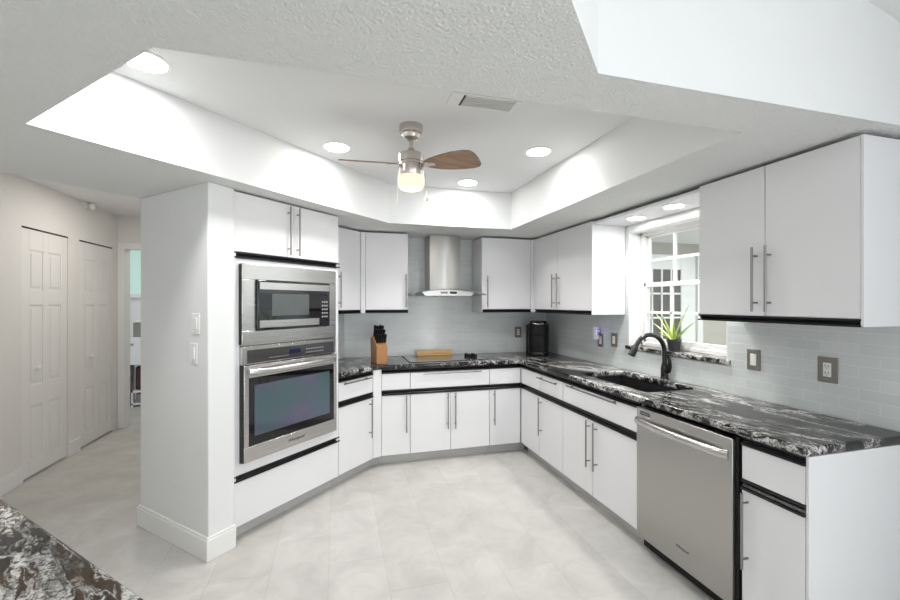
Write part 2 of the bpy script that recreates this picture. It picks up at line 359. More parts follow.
m.box(-2.49, -2.478, 5.86, 6.0, 0, 2.18)
struct(m.build('trim_1', TRIM, bevel=.004))
# laundry room beyond
m = MB(); m.box(-3.9, -1.0, 7.55, 7.65, 0, 2.6); m.box(-4, -3.9, 6, 7.65, 0, 2.6); m.box(-1.0, -.9, 6, 7.65, 0, 2.6)
struct(m.build('wall_laundry', TRIM, smooth=0))
# back of the great room (behind the camera), opening added for the daylight fill
m = MB(); m.box(-2.7, -1.95, -4.75, -4.6, 0, 3.4); m.box(2.35, 2.6, -4.75, -4.6, 0, 3.4); m.box(-1.95, 2.35, -4.75, -4.6, 2.4, 3.4)
struct(m.build('wall_great_room', WALL, smooth=0))
# tiled backsplash slabs
m = MB(); y0, y1, z0, z1 = WIN
for a, b, c, d in ((1.19, y0, ZC, 1.46), (y1, 3.05, ZC, ZS), (3.05, YW - .006, ZC, 1.46), (y0, y1, ZC, z0 - .04), (1.96, y0, 1.46, ZS)):
    m.box(XW - .006, XW, a, b, c, d)
struct(m.build('wall_backsplash_right', TILE_Y, smooth=0))
m = MB(); m.box(.08, XW - .006, YW - .006, YW, ZC, 1.47); m.box(.69, 1.51, YW - .006, YW, 1.47, ZS)
struct(m.build('wall_backsplash_back', TILE_X, smooth=0))
m = MB(); m.prism([uk(2.48, KW), uk(3.19, KW), uk(3.19, KW + .006), uk(2.48, KW + .006)], ZC, 1.47)
struct(m.build('wall_backsplash_diagonal', TILE_D, smooth=0))

# closet doors: six-panel slabs
def closet_door(name, ya, yb, ndiv):
    W = yb - ya - .008
    d = thing(name, '', '', (-2.555, ya + .004, 0), PI / 2); del d['label']; del d['category']; struct(d)
    # local x along +Y, local y towards -X (into wall): front faces -y = +X
    z0, z1 = .018, ZD - .014
    m = MB(); t = .03
    rows = [(.14, .62), (.80, 1.50), (1.63, 1.98)]; cols = [(.12 * W + .02, .44 * W), (.56 * W, .88 * W - .02)]
    m.box(0, W, .008, t, z0, z1)
    xs = [0, cols[0][0], cols[0][1], cols[1][0], cols[1][1], W]
    for a, b in ((0, 1), (2, 3), (4, 5)): m.box(xs[a], xs[b], 0, .008, z0, z1)
    zs = [z0, rows[0][0], rows[0][1], rows[1][0], rows[1][1], rows[2][0], rows[2][1], z1]
    for a, b in cols:
        for k in (0, 2, 4, 6): m.box(a, b, 0, .008, zs[k], zs[k + 1])
        for r0, r1 in rows: m.box(a + .03, b - .03, .002, .008, r0 + .03, r1 - .03)
    m.build('door_leaf', DOORP, d, bevel=.004, smooth=0)
    k = MB(); M = Matrix.Translation((W * .29, 0, .95)) @ Matrix.Rotation(PI / 2, 4, 'X')
    k.lathe([(.012, 0), (.012, .012), (.022, .02), (.024, .03), (.016, .038)], mat=M, n=16)
    k.build('knob', TRIM, d)
    MB().box(-.004, W + .004, -.004, .006, ZD - .012, ZD).build('track', BLK, d)
closet_door('door_1', *D1, 2); closet_door('door_2', *D2, 2)

# kitchen window
wx = 2.55; y0, y1, z0, z1 = WIN
wnd = thing('window_1', '', '', (0, 0, 0)); del wnd['label']; del wnd['category']; struct(wnd)
m = MB(); T = .006
m.box(XW - .006, wx, y1 - T, y1, z0 - .003, z1); m.box(XW - .006, wx, y0, y0 + T, z0 - .003, z1); m.box(XW - .006, wx, y0, y1, z1 - T, z1)
m.build('reveal_lining', TRIM, wnd, smooth=0)
m = MB(); a, b = y0 + T, y1 - T
m.box(wx - .01, wx + .07, a, a + .03, z0, z1); m.box(wx - .01, wx + .07, b - .03, b, z0, z1); m.box(wx - .01, wx + .07, a, b, z1 - .035, z1 - .005); m.box(wx - .01, wx + .07, a, b, z0 - .003, z0 + .028)
m.build('window_frame', TRIM, wnd, bevel=.003)
gy0, gy1 = a + .03, b - .03
def sash(zb, zt, xo, rb, rt):
    m = MB(); m.box(wx + xo, wx + xo + .03, gy0, gy0 + .026, zb, zt); m.box(wx + xo, wx + xo + .03, gy1 - .026, gy1, zb, zt)
    m.box(wx + xo, wx + xo + .03, gy0, gy1, zb, zb + rb); m.box(wx + xo, wx + xo + .03, gy0, gy1, zt - rt, zt)
    s = m.build('sash', TRIM, wnd, bevel=.003)
    g0, g1 = gy0 + .026, gy1 - .026; q0, q1 = zb + rb, zt - rt
    for k in (1, 2):
        yy = g0 + (g1 - g0) * k / 3; MB().box(wx + xo + .004, wx + xo + .026, yy - .01, yy + .01, q0, q1).build('muntin', TRIM, s)
    zz = (q0 + q1) / 2; MB().box(wx + xo + .004, wx + xo + .026, g0, g1, zz - .01, zz + .01).build('muntin', TRIM, s)
    MB().box(wx + xo + .013, wx + xo + .017, g0, g1, q0, q1).build('pane', GLASS, s)
sash(z0 + .028, 1.69, 0, .04, .035); sash(1.655, z1 - .035, .031, .035, .02)
m = MB(); m.box(XW - .02, wx, y0 - .025, y1 + .03, z0 - .036, z0 - .003)
m.build('window_sill', GRAN, wnd, bevel=.006)

# covered patio seen through the window
struct(MB().box(2.63, 9.0, 4.56, 4.7, 0, 3).build('wall_patio', PATIOW))
struct(MB().box(2.63, 9.0, -2, 4.7, -.12, -.01).build('floor_patio', PATIOF))
struct(MB().box(2.63, 8.0, 2.8, 4.7, 2.33, 2.4).build('ceiling_patio', CEIL_SM))
d = thing('door_3', '', '', (3.62, 4.56, 0)); del d['label']; del d['category']; struct(d)
m = MB(); m.box(0, .12, -.03, 0, 0, 2.17); m.box(.90, 1.14, -.03, 0, 0, 2.17); m.box(.12, .90, -.03, 0, 1.97, 2.17); m.box(.12, .90, -.03, 0, 0, .35)
m.build('door_leaf', TRIM, d, bevel=.004)
g = MB().box(.12, .90, -.012, -.006, .35, 1.97).build('pane', DARKG, d)
m = MB()
for k in range(1, 5): m.box(.12 + .156 * k - .012, .12 + .156 * k + .012, -.024, -.012, .35, 1.97)
for k in range(1, 5): m.box(.12, .90, -.024, -.012, .35 + .324 * k - .012, .35 + .324 * k + .012)
m.build('muntin_grid', TRIM, g)
m = MB(); m.box(1.14, 1.16, -.01, 0, 0, 2.2); m.box(1.16, 1.22, -.05, 0, 0, 2.2)
m.build('door_casing', TRIM, d)

# ------------------------------------------------------------------ cabinets
def bar_handle(p0, p1, parent, dy=-.036, r=.006):
    """bar pull between p0 and p1 (x,z on the front plane)"""
    (xa, za), (xb, zb) = p0, p1; m = MB(); m.cyl((xa, dy, za), (xb, dy, zb), r, 12)
    L = math.hypot(xb - xa, zb - za); f = min(.045 / L, .2)
    for t in (f, 1 - f):
        x, z = xa + (xb - xa) * t, za + (zb - za) * t; m.cyl((x, dy, z), (x, .001, z), r * .8, 10)
    return m.build('handle', HANDLE, parent)
def channel(x0, x1, z0, z1, parent, name='pull_channel'):
    h = z1 - z0; a = h * .22
    prof = [(-.007, z0), (-.007, z0 + a), (.004, z0 + a + .002), (.012, (z0 + z1) / 2), (.004, z1 - a), (-.003, z1 - a), (-.003, z1), (.021, z1), (.021, z0)]
    return MB().extrude_x(prof, x0, x1).build(name, BLK, parent, smooth=0)
def panel(name, x0, x1, z0, z1, parent, g=.0018, y0=0, y1=.02):
    return MB().box(x0 + g, x1 - g, y0, y1, z0, z1).build(name, CAB, parent, bevel=.0015, seg=1)
def carcass(W, D, z0, z1, parent, top=False, left_front=.022, right_front=.022, zl=None):
    m = MB(); t = .010
    m.box(0, t, left_front, D, z0, z1); m.box(W - t, W, right_front, D, z0, z1); m.box(t, W - t, .022, D, z0, z0 + t); m.box(t, W - t, D - t, D, z0 + t, z1)
    if top: m.box(t, W - t, .022, D - t, z1 - t, z1)
    return m.build('carcass', CAB, parent, smooth=0)
ZD0, ZD1, ZK0, ZK1, ZR0, ZR1, ZU0, ZU1 = .103, .657, .660, .706, .709, .862, .865, .9045
def base(label, loc, rotz, W, doors, drawers, toe=(0, None), D=.615, name='base_cabinet', group='white base cabinets', blanks=(), ch=(0, None), car=None):
    """doors: (x0,x1,handle_x or None); drawers: (x0,x1,hx0,hx1 or None)"""
    t = thing(name, label, 'cabinet', loc, rotz, group)
    carcass(*(car or (W, D)), .1, .9045, t)
    x1 = toe[1] if toe[1] is not None else W
    MB().box(toe[0], x1, .075, .095, 0, .1).build('toe_kick', TOE, t)
    for a, b in blanks: panel('filler_panel', a, b, ZD0, ZD1, t); panel('filler_panel', a, b, ZR0, ZR1, t)
    for a, b, hx in doors:
        d = panel('door', a, b, ZD0, ZD1, t)
        if hx is not None: bar_handle((hx, .31), (hx, .655), d)
    for a, b, h0, h1, *z in drawers:
        d = panel('drawer_front', a, b, ZR0, ZR1, t)
        if h0 is not None: bar_handle((h0, z[0] if z else .85), (h1, z[0] if z else .85), d)
    c1 = ch[1] if ch[1] is not None else W
    channel(ch[0], c1, ZK0, ZK1, t); channel(ch[0], c1, ZU0, ZU1, t)
    return t
# back run (local x = +X, origin at the filler)
base('narrow white base cabinet left of the cooktop cabinet, door pull at right', (.404, YF, 0), 0, .266, [(0, .266, .228)], [(0, .266, None, None)])
base('wide white base cabinet under the cooktop with two doors and long drawer pull', (.672, YF, 0), 0, .796, [(0, .394, .362), (.394, .796, .437)], [(0, .796, .108, .698)])
base('white base cabinet in the far corner right of the cooktop, door pull at left', (1.470, YF, 0), 0, .335, [(0, .335, .042)], [(0, .335, None, None)], toe=(0, .414))
# right run (local x = -Y)
R90 = -PI / 2
base('white base cabinet at the corner end of the sink run, blank panel and one door', (XF, YF - .002, 0), R90, .797, [(.392, .795, .436)], [(.392, .795, .40, .745, .835)], blanks=[(.002, .392)])
base('white sink base cabinet with two doors under a long false drawer', (XF, 3.022, 0), R90, .883, [(0, .406, .376), (.406, .883, .461)], [(0, .883, .106, .710, .868 - .012)])
t = base('narrow white end base cabinet right of the dishwasher', (XF, 1.4695, 0), R90, .2675, [(0, .2675, .030)], [(0, .2675, None, None)])
MB().box(.2685, .2785, .004, .615, 0, .9045).build('end_panel', CAB, t)
# diagonal base with a filler post at the angle
u0, u1 = 2.475, 2.905
t = base('white angled base cabinet between the wall oven and the back run', (*uk(u0, KF), 0), Q45, u1 - u0, [(0, u1 - u0, u1 - u0 - .052)], [(0, u1 - u0, .03, .375)], D=.625)
m = MB(); p = [uk(2.907, KF), uk(2.925, KF), uk(2.925, KF)]
c0 = uk(2.908, KF); c1 = (.402, YF)
M = Matrix.Translation((-0, 0, 0))
inv = (Matrix.Translation((*uk(u0, KF), 0)) @ Matrix.Rotation(Q45, 4, 'Z')).inverted()
def lc(x, y): v = inv @ Vector((x, y, 0)); return (v.x, v.y)
m.prism([lc(*c0), lc(c1[0], c1[1]), lc(c1[0], c1[1] + .03), lc(c0[0] - .02, c0[1] + .04)], ZD0, .9045)
m.build('filler_panel', CAB, t)
kx = MB(); q0 = uk(2.47, KF - .075); kx.prism([lc(*uk(2.90, KF - .075)), lc(*uk(2.985, KF - .075)), lc(.43, YF + .075), lc(.43, YF + .095), lc(*uk(2.90, KF - .095))], 0, .1)
kx.build('toe_kick', TOE, t)

# tall oven cabinet (local x = u, front at y=0)
UT, WT = 1.569, .902
tall = thing('oven_cabinet', 'tall white angled cabinet housing the microwave and wall oven', 'cabinet', (*uk(UT, KF), 0), Q45)
m = MB(); t_ = .018; D = .62
m.box(0, t_, .0, D, .1, 2.2); m.box(WT - t_, WT, .0, D, .1, 2.2); m.box(t_, WT - t_, D - .016, D, .1, 2.2)
for z in (.1, .424, 1.80, 2.184): m.box(t_, WT - t_, .022, D - .016, z, z + .016)
m.build('carcass', CAB, tall, smooth=0)
m = MB()
m.box(t_, WT - t_, .002, .02, .424, .492); m.box(t_, .043, .002, .02, .492, 1.80); m.box(.872, WT - t_, .002, .02, .492, 1.80); m.box(.043, .872, .002, .02, 1.775, 1.80)
m.build('face_frame', CAB, tall, smooth=0)
MB().box(0, WT, .075, .095, 0, .1).build('toe_kick', TOE, tall)
dr = panel('drawer_front', 0, WT, ZD0, .381, tall, y0=-.004)
channel(-.002, WT + .012, .384, .422, tall); channel(-.004, WT + .012, 1.806, 1.843, tall)
d = panel('door', 0, .459, 1.846, 2.222, tall, y0=-.004); bar_handle((.407, 1.86), (.407, 2.205), d)
d = panel('door', .459, WT, 1.846, 2.222, tall, y0=-.004); bar_handle((.486, 1.86), (.486, 2.205), d)

# wall oven
ov = thing('wall_oven', 'stainless steel built-in wall oven under the microwave', 'oven', (*uk(UT, KF), 0), Q45)
MB().box(.055, .86, .024, .55, .51, 1.22).build('oven_box', BLKP, ov)
m = MB(); m.box(.044, .854, -.022, .001, 1.122, 1.238); fr = m.build('control_panel', STEEL, ov, bevel=.002)
cg = MB().box(.080, .830, -.0255, -.021, 1.128, 1.214).build('control_glass', COOKG, fr)
MB().box(.40, .50, -.0265, -.025, 1.160, 1.190).build('display', LCD, cg)
for i in range(9): MB().box(.24 + i * .018, .251 + i * .018, -.0262, -.025, 1.148, 1.153).build('button', GREYP, cg)
for i in range(8):
    for k in range(2): MB().box(.55 + i * .022, .562 + i * .022, -.0262, -.025, 1.150 + k * .025, 1.158 + k * .025).build('button', GREYP, cg)
m = MB(); dz0, dz1 = .497, 1.116
m.box(.050, .852, -.034, -.002, dz0, .595); m.box(.050, .085, -.034, -.002, .595, dz1); m.box(.822, .852, -.034, -.002, .595, dz1); m.box(.085, .822, -.034, -.002, 1.035, dz1)
od = m.build('oven_door', STEEL, ov, bevel=.003)
gl = MB().box(.083, .824, -.0325, -.01, .593, 1.037).build('door_glass', BLKG, od)
OVW = bpy.data.materials.new('oven_window'); OVW.use_nodes = True
def ov_mat():
    nt = OVW.node_tree; b = nt.nodes['Principled BSDF']; g = nt.nodes.new('ShaderNodeTexCoord'); n = nt.nodes.new('ShaderNodeTexNoise'); n.inputs['Scale'].default_value = 3.0
    nt.links.new(g.outputs['Object'], n.inputs['Vector']); r = nt.nodes.new('ShaderNodeValToRGB'); e = r.color_ramp.elements
    e[0].position = .35; e[0].color = (.15, .12, .17, 1); e[1].position = .62; e[1].color = (.075, .135, .15, 1); x = e.new(.5); x.color = (.11, .115, .18, 1)
    nt.links.new(n.outputs['Fac'], r.inputs[0]); nt.links.new(r.outputs[0], b.inputs['Base Color']); b.inputs['Roughness'].default_value = .12; b.inputs['Metallic'].default_value = .35; b.inputs['Coat Weight'].default_value = .6
ov_mat()
MB().box(.125, .775, -.0335, -.03, .655, .985).build('oven_window', OVW, gl)
m = MB()
pts = [(.085 + .737 * i / 16, -.034 - .042 * math.sin(PI * (i / 16)) ** .45 - .006, 1.075) for i in range(17)]
m.tube(pts, .016, 12, flat=1.25); m.build('handle', STEEL, od)
m = MB(); m.box(.041, .0495, -.030, .0, .50, 1.116); m.build('side_strip', BLK, od)
text_mesh('logo', 'Whirlpool', .034, LOGO, od, Matrix.Translation((.455, -.0345, .546)) @ FRONT, shear=.3)

# built-in microwave
mw = thing('microwave', 'stainless steel framed microwave built in above the wall oven', 'microwave', (*uk(UT, KF), 0), Q45)
MB().box(.11, .80, .024, .45, 1.30, 1.70).build('microwave_box', BLKP, mw)
m = MB(); a, b, c, d = .045, .857, 1.243, 1.772; e, f, g, h = .143, .772, 1.338, 1.672
m.box(a, b, -.02, .001, c, g); m.box(a, b, -.02, .001, h, d); m.box(a, e, -.02, .001, g, h); m.box(f, b, -.02, .001, g, h)
trim = m.build('trim_frame', STEEL, mw, bevel=.003)
MB().box(.036, .0445, -.017, .0, c + .01, d - .005).build('side_strip', BLK, trim)
dm = MB().box(e + .002, f - .002, -.042, -.004, g + .002, h - .002).build('door', BLKG, mw, bevel=.005)
MB().box(e + .012, f - .012, -.0445, -.04, h - .062, h - .016).build('top_band', STEEL, dm)
MB().box(e + .012, f - .112, -.0445, -.04, g + .018, g + .066).build('bottom_band', STEEL, dm)
MB().box(e + .105, e + .42, -.0435, -.0415, g + .095, h - .09).build('door_window', mat('microwave_window', (.10, .11, .11), .08, noise=.2, nscale=5), dm)
for i in range(3):
    for k in range(5): MB().box(f - .085 + i * .022, f - .070 + i * .022, -.0432, -.0415, g + .07 + k * .028, g + .083 + k * .028).build('keypad_button', GREYP, dm)
MB().box(f - .088, f - .022, -.0434, -.0415, h - .10, h - .078).build('display', LCD, dm)

# upper cabinets
ZB0, ZB1, ZB2 = 1.42, 1.453, 2.214
def upper(label, loc, rotz, W, doors, D=.328, lf=0, rf=0, **kw):
    t = thing('upper_cabinet', label, 'cabinet', loc, rotz, 'white wall cabinets')
    carcass(W, D, ZB0, 2.214, t, top=True, left_front=lf, right_front=rf)
    a = .010 if lf == 0 else 0; b = W - .010 if rf == 0 else W
    for x0, x1, hx in doors:
        x0 = max(x0, a); x1 = min(x1, b)
        d = panel('door', x0, x1, ZB1, ZB2, t); bar_handle((hx, 1.475), (hx, 1.805), d)
    channel(a - .002, b + .002, ZB0 - .002, ZB1 - .002, t)
    return t
upper('white wall cabinet left of the range hood, door pull at right', (.276, 4.10, 0), 0, .421, [(0, .421, .398)], lf=.022, rf=.022)
t = upper('white wall cabinet right of the range hood, door pull at left', (1.487, 4.10, 0), 0, .568, [(0, .568, .055)], lf=0, rf=.022, D=.328)
MB().box(.570, .602, .0, .02, ZB0, 2.214).build('filler_panel', CAB, t)
t = upper('two-door white wall cabinet at the left of the window', (2.09, 4.062, 0), R90, 1.034, [(0, .468, .420), (.468, 1.034, .512)], lf=.022, rf=0)
MB().box(-.037, -.001, .0, .02, ZB0, 2.214).build('filler_panel', CAB, t)
upper('two-door white wall cabinet at the right of the window', (2.09, 1.966, 0), R90, .796, [(0, .392, .352), (.392, .796, .420)], lf=.022, rf=0)
KU = -2.735
t = upper('white angled wall cabinet beside the tall oven cabinet', (*uk(2.485, KU), 0), Q45, .572, [(0, .572, .275)], D=.335, lf=.022, rf=.022)
inv = (Matrix.Translation((*uk(2.485, KU), 0)) @ Matrix.Rotation(Q45, 4, 'Z')).inverted()
a = uk(3.060, KU)
MB().prism([lc(*a), lc(.2745, 4.10), lc(.2745, 4.13), lc(a[0] - .01, a[1] + .04)], ZB0, 2.214).build('filler_panel', CAB, t)
# light panel bridging the two window cabinets
vp = tag(MB().box(2.10, XW - .007, 1.968, 3.026, 2.185, 2.205).build('window_valance', CAB), 'white valance board with two downlights bridging the cabinets above the window', 'valance')

# ------------------------------------------------------------------ countertops, sink
SX0, SX1, SY0, SY1 = 1.925, 2.325, 2.20, 2.955
def rrect(x0, x1, y0, y1, r, n=5):
    p = []
    for cx, cy, a0 in ((x1 - r, y1 - r, 0), (x0 + r, y1 - r, 90), (x0 + r, y0 + r, 180), (x1 - r, y0 + r, 270)):
        for i in range(n + 1): a = math.radians(a0 + 90 * i / n); p.append((cx + r * math.cos(a), cy + r * math.sin(a)))
    return p
fx = XF - .02; fy = YF - .02; kf = -2.43
g = .007
loop = [uk(2.476, kf), (fy + kf / S2, fy), (fx, fy), (fx, 1.188), (XW - g, 1.188), (XW - g, YW - g), ((KW + g) / S2 + YW - g, YW - g), uk(2.476, KW + g)]
ct = outline('countertop', [loop, rrect(SX0, SX1, SY0, SY1, .014)], .906, ZC, GRAN, bev=.009)
tag(ct, 'black and white veined granite countertop wrapping the kitchen from oven to end', 'countertop')
sk = thing('sink', 'black undermount kitchen sink below the window', 'sink', ((SX0 + SX1) / 2, (SY0 + SY1) / 2, .9045))
hx, hy, t_ = .207, .383, .006; dz = -.19
m = MB(); m.box(-hx, -hx + t_, -hy, hy, dz, 0); m.box(hx - t_, hx, -hy, hy, dz, 0); m.box(-hx, hx, -hy, -hy + t_, dz, 0); m.box(-hx, hx, hy - t_, hy, dz, 0); m.box(-hx, hx, -hy, hy, dz - t_, dz)
m.build('basin', SINK, sk, smooth=0)
MB().lathe([(.045, 0), (.045, .004), (.03, .004), (.028, .001)], (.06, 0, dz), 24).build('drain', BLKP, sk)

# peninsula counter at the near left
def pv(u, v): return ((u + v) * S2, (u - v) * S2)
pen = thing('peninsula', 'brown, black and white granite-topped peninsula at the near left', 'counter', (*pv(.05, -1.4), 0), -Q45)
outl = [(-.85, -.36), (.80, -.36), (.80, .3545), (-.85, .3545)]
outline('peninsula_top', [outl], .906, ZC, GRANP, pen, bev=.012)
MB().box(-.82, .77, -.25, .32, .1, .9045).build('cabinet_body', CAB, pen)
MB().box(-.80, .75, -.2, .26, 0, .1).build('toe_kick', TOE, pen)

# ------------------------------------------------------------------ dishwasher
dw = thing('dishwasher', 'stainless steel dishwasher between the sink cabinet and end cabinet', 'dishwasher', (XF, 2.136, 0), R90)
W = .648
MB().box(.006, W - .006, .03, .60, .02, .885).build('tub', BLKP, dw)
m = MB(); m.box(.003, W - .009, -.022, .028, .095, .882); dd = m.build('door', STEELV, dw, bevel=.004)
pts = [(.012 + (W - .038) * i / 16, -.026 - .034 * math.sin(PI * i / 16) ** .5, .800) for i in range(17)]
m = MB(); m.tube(pts, .0155, 12, flat=1.5); m.build('handle', STEEL, dd)
MB().box(.035, .115, -.0235, -.02, .842, .862).build('status_panel', BLKG, dd)
for i in range(5): MB().box(.042 + i * .014, .051 + i * .014, -.0242, -.023, .849, .856).build('button', GREYP, dd)
text_mesh('logo', 'Whirlpool', .020, LOGO, dd, Matrix.Translation((.350, -.0228, .200)) @ FRONT, shear=.3)
MB().box(.05, W - .012, .062, .085, .0, .10).build('toe_kick', BLK, dw)
MB().box(W - .007, W + .006, -.001, .05, .0, .89).build('edge_strip', BLK, dw)

# ------------------------------------------------------------------ range hood
hd = thing('range_hood', 'stainless steel chimney range hood with curved glass canopy', 'range hood', (1.093, YW - .008, 0))
m = MB(); w2 = .167
prof = [(-w2, 0), (-w2, -.25)] + [(-w2 + 2 * w2 * i / 12, -.25 - .03 * math.sin(PI * i / 12)) for i in range(13)] + [(w2, -.25), (w2, 0)]
m.prism([(a + .014, b) for a, b in prof], 1.655, 2.228); m.build('chimney', STEELV, hd)
R = 1.42
def arc(x, z0=1.652): return z0 - (R - math.sqrt(R * R - x * x))
m = MB(); N = 16; xs = [-.385 + .77 * i / N for i in range(N + 1)]
top = [(x, arc(x) + .009) for x in xs]; bot = [(x, arc(x)) for x in xs]
m.extrude_y(top + bot[::-1], -.49, 0)
GLC = mat('hood_glass', (.30, .36, .35), .03, trans=.6, ior=1.45); m.build('glass_canopy', GLC, hd)
m = MB(); xs = [-.27 + .54 * i / N for i in range(N + 1)]
m.extrude_y([(x, arc(x) - .001) for x in xs] + [(.24, 1.592), (-.24, 1.592)], -.44, -.02)
hb = m.build('hood_body', STEELV, hd)
MB().box(-.085, -.012, -.443, -.438, 1.612, 1.634).build('button_panel', BLKG, hb)
MB().box(.012, .085, -.443, -.438, 1.612, 1.634).build('button_panel', BLKG, hb)
for x in (-.15, .15): MB().lathe([(.03, 0), (.03, .003)], (x, -.28, 1.589), 20).build('lamp_lens', WHITEP, hb)

# ------------------------------------------------------------------ ceiling fan
hub = Vector((.434, 2.442, 0))
fan = thing('ceiling_fan', 'brushed nickel ceiling fan with brown blades and a lit glass lamp', 'fan', (hub.x, hub.y, ZT))
Z = lambda z: z - ZT
m = MB(); m.lathe([(0, Z(2.494)), (.020, Z(2.495)), (.030, Z(2.503)), (.048, Z(2.508)), (.056, Z(2.522)), (.058, Z(2.534)), (.068, Z(2.538)), (.071, Z(2.55)), (.071, Z(2.584))]); m.build('canopy', NICKEL, fan)
m = MB(); m.lathe([(.011, Z(2.43)), (.011, Z(2.495))]); m.build('downrod', NICKEL, fan)
m = MB(); m.lathe([(.0, Z(2.28)), (.072, Z(2.28)), (.075, Z(2.285)), (.075, Z(2.345)), (.070, Z(2.348)), (.070, Z(2.362)), (.075, Z(2.365)), (.075, Z(2.408)), (.070, Z(2.415)), (.034, Z(2.420)), (.018, Z(2.45)), (.0, Z(2.451))]); m.build('motor', NICKEL, fan)
m = MB(); m.lathe([(0.0, Z(2.198)), (.045, Z(2.199)), (.068, Z(2.207)), (.079, Z(2.225)), (.081, Z(2.25)), (.080, Z(2.278)), (0, Z(2.279))]); m.build('lamp_glass', FANG, fan)
for k in range(3):
    ang = math.radians({0: -15.5 - 12, 1: -15.5 + 95.5, 2: -15.5 + 192}[k])
    m = MB(); pr = []
    # outline of a paddle blade along +x
    cp = [(.080, .022), (.12, .045), (.18, .068), (.25, .083), (.32, .088), (.365, .082), (.395, .058), (.412, .02), (.414, .0)]
    pts = [(.080, .022), (.12, .042), (.18, .060), (.25, .070), (.32, .072), (.38, .069), (.412, .058), (.422, .035), (.412, -.02), (.392, -.065), (.37, -.085), (.33, -.092), (.26, -.086), (.19, -.070), (.12, -.045), (.080, -.022)]
    M = Matrix.Translation((0, 0, Z(2.352))) @ Matrix.Rotation(ang, 4, 'Z') @ Matrix.Rotation(math.radians(-19), 4, 'X')
    m.prism(pts, -.004, .004, M); b = m.build('blade', BLADE, fan, bevel=.002)
    m = MB(); m.prism([(.055, .015), (.10, .022), (.15, .012), (.15, -.012), (.10, -.022), (.055, -.015)], -.009, -.0045, M); m.build('blade_bracket', NICKEL, b)
m = MB(); m.cyl((.088, -.03, Z(2.155)), (.080, -.03, Z(2.30)), .0012, 6); m.lathe([(0, -.012), (.010, -.008), (.012, 0), (.010, .008), (0, .012)], (.088, -.03, Z(2.143)), 12); m.build('pull_chain', NICKEL, fan)
m = MB(); m.cyl((-.088, -.02, Z(2.12)), (-.080, -.02, Z(2.30)), .0010, 6); m.build('pull_chain', WHITEP, fan)
pl = bpy.data.lights.new('fan_bulb', 'POINT'); pl.energy = 2.5; pl.color = (1, .86, .68); pl.shadow_soft_size = .05
o = bpy.data.objects.new('fan_bulb', pl); C.objects.link(o); o.location = (hub.x, hub.y, 2.17)

# ------------------------------------------------------------------ recessed lights
def downlight(label, x, y, z, r, power, group):
    t = thing('recessed_light', label, 'ceiling light', (x, y, z), 0, group)
    m = MB(); n = 28
    prof = [(r * .82, -.0015), (r * .85, -.006), (r, -.003), (r, 0), (r * .82, 0)]
    rings = [[m.bm.verts.new((a * math.cos(2 * PI * k / n), a * math.sin(2 * PI * k / n), b)) for k in range(n)] for a, b in prof]
    for i in range(len(prof) - 1):
        for k in range(n): m.bm.faces.new((rings[i][k], rings[i][(k + 1) % n], rings[i + 1][(k + 1) % n], rings[i + 1][k]))
    m.build('trim_ring', WHITEP, t)
    MB().lathe([(r * .83, -.004), (r * .83, 0)], (0, 0, 0), 28).build('lens', GLOW, t)
    area_light('downlight_lamp', (x, y, z - .012), (0, 0, 0), r * 1.7, r * 1.7, power, (1, .985, .96), 'DISK', math.radians(122))
G1 = 'downlights in the raised tray ceiling'
P = 4.6
downlight('round recessed downlight at the near left of the tray, cut by its edge', -.812, 2.099, ZT, .10, P, G1)
downlight('round recessed downlight in the tray left of the ceiling fan', .005, 2.906, ZT, .095, P, G1)
downlight('round recessed downlight in the tray just beyond the ceiling fan', 1.119, 3.45, ZT, .095, P, G1)
downlight('round recessed downlight in the tray right of the ceiling fan', 1.371, 2.614, ZT, .095, P, G1)
G2 = 'downlights above the window'
downlight('small downlight above the window, the left one of the pair', 2.262, 2.705, 2.185, .075, 3.5, G2)
downlight('small downlight above the window, nearer the right cabinet', 2.232, 2.30, 2.185, .075, 3.5, G2)

# air vent
vt = thing('air_vent', 'white rectangular air vent in the tray ceiling', 'vent', (.755, 2.052, ZT))
m = MB(); m.box(-.19, .19, -.07, -.058, -.006, 0); m.box(-.19, .19, .058, .07, -.006, 0); m.box(-.19, -.125, -.058, .058, -.006, 0); m.box(.165, .19, -.058, .058, -.006, 0)
m.build('frame', WHITEP, vt)
MB().box(-.125, .165, -.058, .058, -.002, 0).build('backing', WHITEP, vt)
MB().box(-.124, -.114, -.056, .056, -.005, -.002).build('damper_slot', BLKP, vt)
for k in range(6):
    y = -.05 + k * .0195
    m = MB(); m.faces([(-.112, y - .008, -.007), (.163, y - .008, -.007), (.163, y + .009, -.003), (-.112, y + .009, -.003), (-.112, y - .008, -.0085), (.163, y - .008, -.0085), (.163, y + .009, -.0045), (-.112, y + .009, -.0045)],
        [(0, 1, 2, 3), (4, 5, 6, 7), (0, 1, 5, 4), (2, 3, 7, 6), (1, 2, 6, 5), (0, 3, 7, 4)]); m.build('slat', WHITEP, vt)
# hall motion sensor
sn = thing('motion_sensor', 'small white sensor high in the hall corner', 'sensor', (-2.55, 5.16, 2.535))
MB().box(0, .04, -.03, .035, -.02, .035).build('mount', HALLWALL, sn)
MB().lathe([(0, -.036), (.02, -.032), (.030, -.01), (.030, .02), (.02, .032), (0, .034)], (.062, .03, .005), 16).build('lens_dome', WHITEP, sn)

